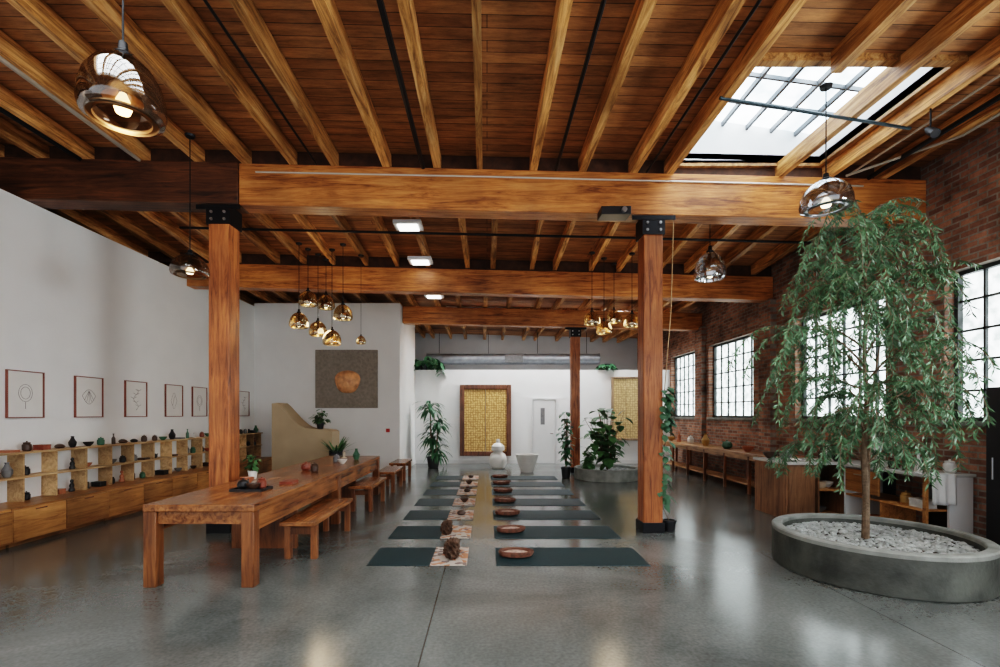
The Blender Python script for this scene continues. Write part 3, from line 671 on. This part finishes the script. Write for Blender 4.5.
# ------------------------------------------------------------------ plants
def pot_bm(r, h): return MB().lathe([(r*.68, 0), (r*.78, h*.05), (r*.98, h*.85), (r*1.05, h*.86), (r*1.05, h), (r*.9, h), (r*.88, h*.88), (0, h*.87)], n=24)
def plant(name, loc, H_, style, lab, potr=.16, poth=.25, potm='blackpot', leafm='leafd', n=16, L=.3, w=.1, spread=.35, pot=True, seed=1, group=None, up=(.4, 1.6), canes=()):
    q = random.Random(seed)
    r = root(name, loc, lab, 'plant', group)
    z0 = 0
    if pot:
        obj('pot', pot_bm(potr, poth), M[potm], r); z0 = poth*.86
        obj('soil', MB().lathe([(potr*.86, z0+.005), (0, z0+.012)], n=20, cap=False), M['soil'], r)
    f = MB(); st = MB()
    if style == 'leafy':
        for i in range(n):
            az = q.uniform(0, 2*PI); hh = H_ * q.uniform(.45, 1.0) - z0; rr = spread * q.uniform(.1, .55)
            top = Vector((rr*math.cos(az), rr*math.sin(az), z0 + hh))
            st.tube([(0, 0, z0), (top.x*.35, top.y*.35, z0 + hh*.5), top], [.012, .009, .005] if H_ > .7 else [.005, .004, .003], 5)
            for k in range(7):
                t = .25 + .75 * k / 6; p = Vector((0, 0, z0)).lerp(top, t); a2 = q.uniform(0, 2*PI)
                f.leaf(p, (math.cos(a2), math.sin(a2), q.uniform(.0, .7)), L*q.uniform(.7, 1.1), w*q.uniform(.8, 1.1), q.uniform(.4, 1.2))
    elif style == 'vine':
        pts = [Vector((0, 0, z0))]
        nz = 40
        for i in range(1, nz+1):
            z = z0 + (H_ - z0) * i / nz
            pts.append(Vector((-.09 + .02*math.sin(i*1.1), .02*math.cos(i*.9) - .05*i/nz, z)) if i > 4 else Vector((-.09*i/4, 0, z)))
        st.tube(pts, .006, 5)
        for i, p in enumerate(pts):
            t = i / nz
            dens = 6 if t > .70 else (1 if t > .36 else (2 if t > .12 else 0))
            for j in range(dens):
                a2 = q.uniform(-2.2, .6); spr = q.uniform(0, .08)
                f.leaf(p + Vector((math.cos(a2)*spr, math.sin(a2)*spr, q.uniform(-.03, .03))), (math.cos(a2), math.sin(a2), q.uniform(-.4, .5)), L*q.uniform(.7, 1.1), w, .9, 4)
    elif style == 'cane':
        for (cx, cy, ch) in canes:
            top = Vector((cx, cy, ch)); st.tube([(cx*.3, cy*.3, z0), (cx*.8, cy*.8, ch*.6), top], [.03, .025, .018], 7)
            for i in range(n):
                az = 2*PI*i/n + q.uniform(-.3, .3); u = q.uniform(.0, 1.8)
                d = Vector((math.cos(az), math.sin(az), u)).normalized()
                f.leaf(top + Vector((0, 0, -q.uniform(0, .25))), d, L*q.uniform(.75, 1.1), w, 1.25, 6)
    elif style == 'spiky':
        for i in range(n):
            az = q.uniform(0, 2*PI); u = q.uniform(.5, 2.2)
            f.leaf((.02*math.cos(az), .02*math.sin(az), z0), (math.cos(az), math.sin(az), u), L*q.uniform(.7, 1.1), w, .35, 5)
        st.tube([(0, 0, z0-.02), (0, 0, z0+.06)], .02, 6)
    elif style == 'trailing':
        for i in range(n):
            az = q.uniform(0, 2*PI); p = Vector((potr*.6*math.cos(az), potr*.6*math.sin(az), z0)); d = Vector((math.cos(az), math.sin(az), q.uniform(*up))).normalized(); pts = [p.copy()]
            HH = H_ * q.uniform(.5, 1)
            for k in range(9):
                d = (d + Vector((0, 0, -.33))).normalized(); p = p + d * HH/9; pts.append(p.copy()); a2 = q.uniform(0, 2*PI)
                for j in range(2): f.leaf(p, (math.cos(a2+j*2.6), math.sin(a2+j*2.6), .1), L, w, .9, 3)
            st.tube(pts, .004, 4)
    obj('stem', st, M['bark'] if style in ('leafy', 'cane', 'vine') else M[leafm], r)
    obj('foliage', f, M[leafm], r, recalc=False)
    return r
plant('potted_palm', (-1.66, 14.8, 0), 2.2, 'cane', 'tall dark cane palm in a black pot in the corner beside the partition', .2, .34, n=44, L=.60, w=.08, seed=3, canes=((-.10, .05, 1.98), (.16, -.08, 1.42), (-.05, .1, 1.0), (.1, .1, .6)))
plant('potted_plant', (px(566, 12.4), 12.4, 0), 1.75, 'leafy', 'narrow upright leafy plant in a black pot left of the far post', .13, .28, n=14, L=.24, w=.12, spread=.4, seed=8, leafm='leafd')
vn = plant('climbing_vine', (2.57, 6.76, 0), 2.0, 'vine', 'leafy vine in a small black pot climbing the right side of the free standing post', .09, .16, L=.15, w=.085, seed=16, leafm='leafg')
obj('rope', MB().tube([(-.08, -.02, 1.95), (0, -.06, 3.1), (.02, -.10, 4.43)], .006, 6), M['pale'], vn)
plant('potted_agave', (px(336, 11.0), 11.0, 0), .5, 'spiky', 'spiky green plant in a tall black pot beyond the long table', .15, .82, n=40, L=.5, w=.055, seed=11, leafm='leafm')
plant('small_potted_plant', (-3.1, 6.35, TZ), .34, 'leafy', 'small plant in a white pot on the long table beside the thick post', .06, .11, potm='ceramic', n=8, L=.12, w=.05, spread=.2, seed=12, leafm='leafm')
plant('trailing_plant', (px(424, 16.12), 16.12, 3.122), .8, 'trailing', 'trailing plant in a dark pot on the left end of the partition top', .14, .2, n=26, L=.24, w=.11, seed=13, up=(1.2, 4))
plant('trailing_plant', (px(606, 16.12), 16.12, 3.122), .4, 'trailing', 'trailing plant in a dark pot on the right of the partition top', .14, .2, n=16, L=.16, w=.08, seed=14)

poly = [(-.72, 0), (-.72, 1.90), (-.58, 1.92)] + [(-.58 + .78*t, 1.92 - .62*math.sin(t*PI/2)**1.2) for t in [k/10 for k in range(1, 11)]] + [(.66, 1.26), (.72, 1.22), (.72, 0)]
T(obj('reception_desk', MB().prism(poly, -.3, .3), M['tan'], None, (-4.42, 11.75, 0), bevel=.01), 'tan reception desk with a sweeping curved side behind the long table', 'desk')
plant('potted_plant', (-4.08, 11.75, 1.285), .5, 'leafy', 'small leafy plant in a black pot on top of the tan desk', .09, .14, n=12, L=.18, w=.08, spread=.3, seed=21, leafm='leafm')

def planter(loc, rad, h, wall, label, mat_, rimmat):
    r = root('round_planter', loc, label, 'planter', None)
    obj('bowl', MB().lathe([(rad*.985, 0), (rad*.998, h*.03), (rad, h*.5), (rad, h-.05), (rad-.004, h-.045), (rad-wall, h-.045), (rad-wall-.015, h-.15), (0, h-.15)], n=72), M[mat_], r)
    obj('rim', MB().lathe([(rad+.002, h-.05), (rad+.006, h-.012), (rad-.01, h), (rad-wall+.01, h), (rad-wall, h-.012), (rad-wall, h-.05)], n=72, cap=False), M[rimmat], r)
    obj('soil', MB().lathe([(rad-wall-.012, h-.10), (0, h-.09)], n=48, cap=False), M['soil'], r)
    return r
planter((4.11, 5.1, 0), .93, .41, .10, 'large round concrete planter holding the weeping tree at right', 'concrete', 'concrim')
planter((3.05, 12.3, 0), .80, .29, .07, 'low round concrete planter under the broad leafed plant, before the partition', 'concrim', 'concrim')
def gravel(cx, cy, z, rad, n, lab, sz=.024):
    m = MB(); q = random.Random(4)
    for i in range(n):
        a = q.uniform(0, 2*PI); rr = rad * math.sqrt(q.random()); s = sz * q.uniform(.6, 1.25)
        c = Vector((rr*math.cos(a), rr*math.sin(a), q.uniform(.004, .018))); rot = Matrix.Rotation(q.uniform(0, PI), 3, 'Z')
        vs = [m.bm.verts.new(c + rot @ Vector((x*s*1.2, y*s*.85, z_*s*.6))) for x, y, z_ in ((1,0,0),(.5,.85,0),(-.5,.85,0),(-1,0,0),(-.5,-.85,0),(.5,-.85,0),(.35,.3,.9),(-.4,.2,.9),(0,-.45,.9))]
        for f in ((0,1,6),(1,2,7,6),(2,3,7),(3,4,8,7),(4,5,8),(5,0,6,8),(6,7,8)): m.bm.faces.new([vs[k] for k in f])
    o = obj('gravel', m, M['gravel'], None, (cx, cy, z)); o['kind'] = 'stuff'; T(o, lab, 'gravel')
gravel(4.11, 5.1, .312, .79, 2000, 'pale pebbles covering the soil of the large tree planter')
gravel(3.05, 12.3, .192, .70, 900, 'pale pebbles in the low round far planter', .03)
plant('broad_leaf_plant', (3.1, 12.35, .205), 1.6, 'leafy', 'bushy broad leafed plant growing in the low round concrete planter', pot=False, n=24, L=.34, w=.22, spread=1.15, seed=31, leafm='leafm')
plant('broad_leaf_plant', (2.55, 12.1, .205), .6, 'leafy', 'small leafy shrub at the left side of the low round planter', pot=False, n=14, L=.2, w=.12, spread=.3, seed=33, leafm='leafm')

# ------------------------------------------------------------------ weeping tree
def tree():
    q = random.Random(41)
    r = root('weeping_tree', (4.02, 5.1, .33), 'tall slender weeping tree with drooping narrow leaves in the large concrete planter', 'tree')
    tp = [Vector((0, 0, 0)), Vector((.01, 0, .4)), Vector((-.01, .01, .9)), Vector((.01, -.01, 1.4)), Vector((-.01, 0, 1.9)), Vector((.01, .01, 2.5)), Vector((.0, 0, 3.05)), Vector((.02, 0, 3.4))]
    obj('trunk', MB().tube(tp, [.038, .033, .029, .025, .021, .015, .010, .005], 10), M['bark'], r)
    obj('side_stem', MB().tube([(.03, .02, 0), (.05, .03, .5), (.04, .0, 1.0), (.10, .02, 1.6), (.16, .0, 2.1)], [.020, .018, .015, .011, .007], 8), M['bark'], r)
    def trunk_at(z):
        for a, b in zip(tp, tp[1:]):
            if z <= b.z: return a.lerp(b, (z - a.z)/(b.z - a.z))
        return tp[-1]
    f = MB()
    def strand(p, d, L):
        pts = [p.copy()]; n = max(4, int(L/.05)); step = L/n
        for k in range(n):
            d = (d + Vector((q.uniform(-.12,.12), q.uniform(-.12,.12), -.21))).normalized(); p = p + d*step; pts.append(p.copy())
            for j in range(5):
                a = q.uniform(0, 2*PI); ld = (Vector((math.cos(a), math.sin(a), 0))*q.uniform(.25, 1.0) + Vector((0,0,-1))*q.uniform(.2, 1) + d*.2).normalized()
                sd = ld.cross(Vector((math.cos(a+1.3), math.sin(a+1.3), .3))).normalized()
                f.diamond(p - d*step*q.random(), ld, sd, q.uniform(.055, .105), q.uniform(.011, .019))
        return pts
    twigs = MB()
    nb = 28
    for i in range(nb):
        h0 = .75 + 2.45 * (i / (nb-1)); az = i * 2.4 + q.uniform(-.5, .5)
        t = (h0 - .75) / 2.45
        reach = (.44 + .28 * math.sin(PI * min(1, t*1.1))) * q.uniform(.55, 1.3) * (1 - .4*max(0, t-.6)/.4)
        if math.cos(az) < -.2 and t < .5: reach *= 1.15
        lift = q.uniform(.15, .45)
        p0 = trunk_at(h0); o = Vector((math.cos(az), math.sin(az), 0))
        pts = [p0, p0 + o*reach*.3 + Vector((0,0,lift*.6)), p0 + o*reach*.65 + Vector((0,0,lift)), p0 + o*reach + Vector((0,0,lift*.9))]
        obj('branch', MB().tube(pts, [.012, .009, .007, .004], 6), M['bark'], r)
        for s in range(q.randint(8, 13)):
            t = q.uniform(.08, 1) ** .8; k = min(2, int(t*3)); p = pts[k].lerp(pts[k+1], t*3 - k)
            a = az + q.uniform(-1.3, 1.3); d = Vector((math.cos(a)*.7, math.sin(a)*.7, q.uniform(-.1, .9)))
            L = min(q.uniform(.25, 1.1), (p.z + .33 - .90) * 1.2)
            if L < .12: continue
            twigs.tube(strand(p, d, L), .0032, 4)
    for s in range(16):
        p = trunk_at(q.uniform(2.6, 3.4)); a = q.uniform(0, 2*PI)
        twigs.tube(strand(p, Vector((math.cos(a)*.6, math.sin(a)*.6, 1.3)), q.uniform(.35, .9)), .0032, 4)
    obj('twigs', twigs, M['bark'], r)
    obj('foliage', f, M['leaf'], r, recalc=False)
tree()

# ------------------------------------------------------------------ mats
side_pos = ['nearest to the camera', 'second row', 'third row', 'fourth row', 'fifth row', 'sixth row', 'farthest row']
def make_mat(x0, x1, lab, grp, loc):
    L = x1 - x0
    return T(obj('yoga_mat', MB().box(0, L, 0, .70, 0, .006), M['mat'], None, loc, bevel=.002), lab, 'mat', grp)
for k in range(7):
    Y = 5.21 + 1.14*k; s = side_pos[k]
    if k == 0:
        mr_ = make_mat(.10, 1.78, 'dark teal yoga mat in the right column, ' + s, 'right column of mats', (.10, Y, .001)); ml_ = make_mat(-1.31, -.24, 'dark teal yoga mat in the left column, ' + s, 'left column of mats', (-1.31, Y, .001))
        cl = T(obj('patterned_cloth', MB().box(-.2, .2, 0, .72, 0, .006), M['cloth'], None, (-.42, Y-.02, .008)), 'rust and cream patterned cloth on the end of the left mat, ' + s, 'cloth', 'patterned cloths on the left mats')
        tr = root('oval_basket', (.33, Y+.33, .0075), 'brown oval wicker basket with pale cushion on the right mat, ' + s, 'basket', 'oval baskets on the right mats')
        m = MB(); m.lathe([(.13, 0), (.19, .015), (.205, .05), (.195, .075), (.155, .065), (.13, .03)], n=32, sx=1.0, sy=.60, wob=.05)
        obj('wicker_rim', m, M['trayrim'], tr)
        obj('cushion', MB().lathe([(.15, .02), (.15, .045), (.10, .062), (.05, .055), (0, .066)], n=28, sx=1.0, sy=.60, wob=.04, cap=False), M['traycush'], tr)
    else:
        dup(mr_, (.10, Y, .001), 'dark teal yoga mat in the right column, ' + s); dup(ml_, (-1.31, Y, .001), 'dark teal yoga mat in the left column, ' + s)
        dup(cl, (-.42, Y-.02, .008), 'rust and cream patterned cloth on the end of the left mat, ' + s)
        dup(tr, (.33, Y+.33, .0075), 'brown oval wicker basket with pale cushion on the right mat, ' + s, rz=R.uniform(-.2, .2))
def drift(x, y, sc, lab):
    m = MB()
    bmesh.ops.create_icosphere(m.bm, subdivisions=4, radius=.11)
    for v in m.bm.verts:
        n = v.co.normalized(); k = 1 + .25*math.sin(n.x*9+n.z*7) * math.sin(n.y*11+2) + .12*math.sin(n.z*23+n.x*17)
        v.co = Vector((n.x*.085*k, n.y*.15*k, n.z*.11*k + .10))
        v.co.z = max(0, v.co.z)
    for v in m.bm.verts: v.co *= sc
    T(obj('driftwood_lump', m, M['drift'], None, (x, y, .0145)), lab, 'driftwood', 'brown lumps on the cloths')
drift(-.40, 5.47, 1.0, 'gnarled dark brown driftwood lump on the nearest patterned cloth')
drift(-.55, 6.55, .85, 'gnarled dark brown driftwood lump on the second patterned cloth')
for k in range(2, 7):
    kd = 'bowl' if k % 2 else 'stone'
    item(kd, 'dark brown', (-.42, 5.5 + 1.14*k, .0145), 'small dark brown %s on the patterned cloth of the left mat, %s' % (kd, side_pos[k]))

r = root('ceramic_urn', (px(498, 14.5), 14.5, 0), 'rounded white ceramic urn with a knobbed lid at the end of the mats', 'urn')
obj('body', MB().lathe([(.14, 0), (.20, .03), (.27, .17), (.28, .30), (.22, .44), (.14, .50), (.13, .53)], n=36), M['ceramic'], r)
obj('lid', MB().lathe([(.13, .53), (.20, .56), (.19, .68), (.12, .76), (.05, .79), (.06, .84), (.04, .89), (0, .90)], n=32), M['ceramic'], r)
T(obj('ceramic_bowl', MB().lathe([(.17, 0), (.18, .03), (.24, .18), (.31, .42), (.33, .50), (.30, .50), (.22, .25), (.12, .12), (0, .10)], n=40), M['ceramic'], None, (px(527, 13.7), 13.7, 0)), 'large white ceramic bowl on the floor right of the urn', 'bowl')

def wtable(y0, y1, n, lab):
    r = root('wall_table', (5.32, y0, 0), lab, 'table'); L = y1-y0
    obj('tabletop', MB().box(0, .62, 0, L, .78, .84), M['walltable'], r, bevel=.006)
    for k in range(n):
        yy = .06 + (L-.2)*k/(n-1)
        for x in (.03, .53): obj('leg', MB().box(x, x+.055, yy, yy+.055, 0, .78), M['tableZ'], r, bevel=.004)
    obj('apron', MB().box(.04, .065, .14, L-.14, .70, .78), M['walltable'], r)
    obj('low_shelf', MB().box(.10, .52, .14, L-.14, .16, .19), M['walltable'], r)
wtable(8.75, 15.0, 7, 'long wooden counter table along the brick wall under the windows')
for i, (y, kd, cl) in enumerate([(9.3, 'book', 'dark brown'), (10.3, 'bowl', 'terracotta'), (11.2, 'teapot', 'green'), (12.3, 'vase', 'ochre'), (13.2, 'jar', 'white'), (14.0, 'figurine', 'terracotta'), (14.6, 'bowl', 'ochre')]):
    item(kd, cl, (5.6, y, .8405), '%s %s on the counter table along the brick wall' % (cl, kd), 'wares on the wall tables', sc=1.5)

r = root('kitchen_island', (4.67, 7.47, 0), 'wood fronted kitchen cabinet with a pale top behind the tree planter', 'cabinet')
obj('body', MB().box(0, .44, 0, .85, .06, .86).box(.04, .40, .05, .80, 0, .06), M['island'], r, bevel=.004)
obj('side_panel', MB().box(-.02, 0, -.01, .86, 0, .86), M['island'], r)
obj('worktop', MB().box(-.04, .46, -.04, .89, .86, .90), M['top'], r, bevel=.004)
obj('door', MB().box(.02, .42, -.02, 0, .10, .83), M['island'], r, bevel=.003)
r = root('storage_shelf', (5.15, 7.47, 0), 'open fronted kitchen shelving with a pale worktop between the wood cabinet and the brick wall', 'shelf')
obj('side', MB().box(0, .025, 0, .6, 0, .86), M['island'], r); obj('side', MB().box(.84, .865, 0, .6, 0, .86), M['white_trim'], r)
obj('side', MB().box(.42, .44, 0, .6, .075, .86), M['island'], r)
for z in (.05, .45): obj('shelf_board', MB().box(.025, .84, 0, .6, z, z+.025), M['cab'], r)
obj('worktop', MB().box(-.012, .90, -.04, .64, .86, .90), M['top'], r, bevel=.004)
obj('back_panel', MB().box(.025, .84, .58, .6, .075, .86), M['blackmatt'], r)
for i, (x, z, kd, cl) in enumerate([(5.30, .476, 'box', 'cream'), (5.47, .476, 'bowl', 'white'), (5.68, .476, 'jar', 'white'), (5.88, .476, 'jar', 'terracotta'), (5.35, .076, 'bowl', 'grey'), (5.75, .076, 'box', 'ochre')]):
    item(kd, cl, (x, 7.72, z), '%s %s on the %s shelf of the open kitchen shelving' % (cl, kd, 'upper' if z > .2 else 'lower'), sc=1.1)
for (x, y, kd, cl, w) in [(5.3, 7.62, 'bottle', 'dark brown', 'dark brown bottle on the worktop right of the wood kitchen cabinet'), (5.42, 7.75, 'bottle', 'green', 'green bottle on the worktop right of the wood kitchen cabinet'), (5.58, 7.65, 'bowl', 'black', 'black bowl on the worktop of the open kitchen shelving'), (5.75, 7.8, 'jar', 'cream', 'cream jar on the worktop of the open kitchen shelving'), (5.62, 7.92, 'vase', 'white', 'white vase at the back of the open kitchen shelving worktop'), (4.85, 7.65, 'plate', 'white', 'white plate on the wood fronted kitchen cabinet'), (4.98, 8.0, 'teapot', 'grey', 'grey teapot on the wood fronted kitchen cabinet'), (4.8, 8.15, 'bowl', 'dark brown', 'dark brown bowl at the back of the wood fronted kitchen cabinet')]:
    item(kd, cl, (x, y, .9005), w, sc=1.25)
r = root('wall_counter', (5.48, 6.0, 0), 'white and wood kitchen counter against the brick wall behind the tree', 'cabinet')
obj('end_panel', MB().box(.30, .60, 0, .03, 0, .86), M['white_trim'], r)
obj('side_post', MB().box(0, .04, 0, .04, 0, .86), M['cab'], r)
obj('end_panel', MB().box(0, .60, 1.34, 1.37, 0, .86), M['white_trim'], r)
obj('back_panel', MB().box(.57, .60, .03, 1.34, .05, .86), M['blackmatt'], r)
obj('shelf_board', MB().box(0.01, .57, .04, 1.34, .42, .445), M['cab'], r); obj('shelf_board', MB().box(0.01, .57, .04, 1.34, .05, .075), M['cab'], r)
obj('divider', MB().box(.01, .57, .69, .71, .075, .42), M['cab'], r)
dr = obj('drawer', MB().box(-.015, .01, .70, 1.32, .50, .83), M['cab'], r, bevel=.003)
obj('handle', MB().tube([(-.04, .9, .76), (-.04, 1.12, .76)], .008), M['steel'], dr)
obj('worktop', MB().box(-.03, .61, -.03, 1.40, .86, .90), M['top'], r, bevel=.004)
obj('tap', MB().tube([(.48, .80, .90), (.48, .80, 1.16), (.44, .80, 1.22), (.34, .80, 1.22), (.31, .80, 1.16)], .013), M['chrome'], r)
for i, (dx, dy, z, kd, cl) in enumerate([(.15, .2, .446, 'box', 'white'), (.15, .45, .446, 'jar', 'ochre'), (.35, .3, .446, 'vase', 'grey'), (.15, .3, .076, 'box', 'ochre'), (.2, 1.0, .076, 'bowl', 'terracotta')]):
    item(kd, cl, (5.48+dx, 6.0+dy, z), '%s %s inside the %s level of the kitchen counter behind the tree' % (cl, kd, 'middle' if z > .2 else 'bottom'), sc=1.2)
tw = MB(); pr = [(-.15 + .30*i/12, -.012 - .008*math.sin(i*1.3)) for i in range(13)]
bm = tw.bm; g = [[bm.verts.new((x, (.10 if j == 0 else yy*(1 + j*.12)), (.010 if j == 0 else .010 - .055*(j-1)))) for x, yy in pr] for j in range(9)]
for j in range(8):
    for i in range(12): bm.faces.new((g[j][i], g[j][i+1], g[j+1][i+1], g[j+1][i]))
to = obj('hand_towel', tw, M['towel'], None, (5.66, 5.958, .897)); sm = to.modifiers.new('thick', 'SOLIDIFY'); sm.thickness = .006
T(to, 'white towel draped over the near end of the kitchen counter', 'towel')
for i, (dx, dy, kd, cl, w) in enumerate([(.08, .19, 'bottle', 'white', 'white bottle nearest on the kitchen counter'), (.24, .24, 'bottle', 'cream', 'cream bottle beside the white one on the kitchen counter'), (.10, .40, 'bottle', 'dark brown', 'dark brown bottle on the kitchen counter'), (.42, .12, 'jar', 'white', 'white jar near the wall on the kitchen counter'), (.10, .58, 'jar', 'dark brown', 'dark brown jar on the kitchen counter'), (.40, .45, 'vase', 'black', 'black vase on the kitchen counter'), (.14, .80, 'bowl', 'white', 'white bowl on the kitchen counter'), (.35, 1.3, 'bottle', 'green', 'green bottle at the far end of the kitchen counter')]):
    item(kd, cl, (5.48+dx, 6.0+dy, .9005), w, 'kitchen wares on the wall counter', sc=1.2 if i < 6 else 1)
r = root('water_dispenser', (5.74, 7.06, .9005), 'white boxy water dispenser on the far end of the kitchen counter', 'dispenser')
obj('body', MB().box(-.13, .13, -.12, .12, .0, .04).box(-.13, .13, .0, .12, .04, .2).box(-.13, .13, -.12, .12, .2, .42), M['ceramic'], r, bevel=.012)
obj('tap', MB().tube([(-.04, -.09, .2), (-.04, -.09, .15)], .012, 8), M['steel'], r)
r = root('tall_cabinet', (5.83, 4.7, 0), 'tall black cabinet cut off by the right frame edge beside the planter', 'cabinet')
obj('body', MB().box(0, .24, 0, .9, .03, 1.96).box(.01, .23, .01, .89, 0, .03), M['blackmatt'], r, bevel=.006)
obj('door', MB().box(-.018, 0, .01, .89, .06, 1.93), M['blackmatt'], r, bevel=.003)
obj('handle', MB().tube([(-.04, .8, .9), (-.04, .8, 1.15)], .008), M['steel'], r)

# ------------------------------------------------------------------ light
w = bpy.data.worlds.new('world'); S.world = w; w.use_nodes = True
bg = w.node_tree.nodes['Background']; bg.inputs['Color'].default_value = (.90, .94, 1.0, 1); bg.inputs['Strength'].default_value = .75
def plight(loc, e, col, r=.06):
    l = bpy.data.lights.new('lamp_glow', 'POINT'); l.energy = e; l.color = col; l.shadow_soft_size = r
    o = bpy.data.objects.new('lamp_glow', l); C.objects.link(o); o.location = loc
plight((px(123, 2.9), 2.9, pz(122, 2.9) - .05), 3, (1, .68, .4))
plight((px(325, 9.5), 9.5, 3.3), 14, (1, .78, .52), .3)
plight((px(610, 9.5), 9.5, 3.4), 9, (1, .78, .52), .3)
# added fill light, unseen behind the partition, to brighten the rear wall
l = bpy.data.lights.new('added_rear_fill', 'AREA'); l.shape = 'RECTANGLE'; l.size = 7; l.size_y = .3; l.energy = 22; l.color = (.95, .97, 1)
o = bpy.data.objects.new('added_rear_fill', l); C.objects.link(o); o.location = (1.5, 16.7, 1.8); o.rotation_euler = (math.radians(105), 0, 0)

cam = bpy.data.cameras.new('camera'); co = bpy.data.objects.new('camera', cam); C.objects.link(co)
co.location = (0, 0, H); co.rotation_euler = (PI/2, 0, 0)
cam.sensor_width = 36; cam.lens = F/1000*36; cam.shift_x = (500 - VX)/1000; cam.shift_y = (VY - 333.5)/1000
cam.clip_start = .05
S.camera = co
S.view_settings.view_transform = 'Filmic'
S.view_settings.look = 'High Contrast'
S.view_settings.exposure = 1.05
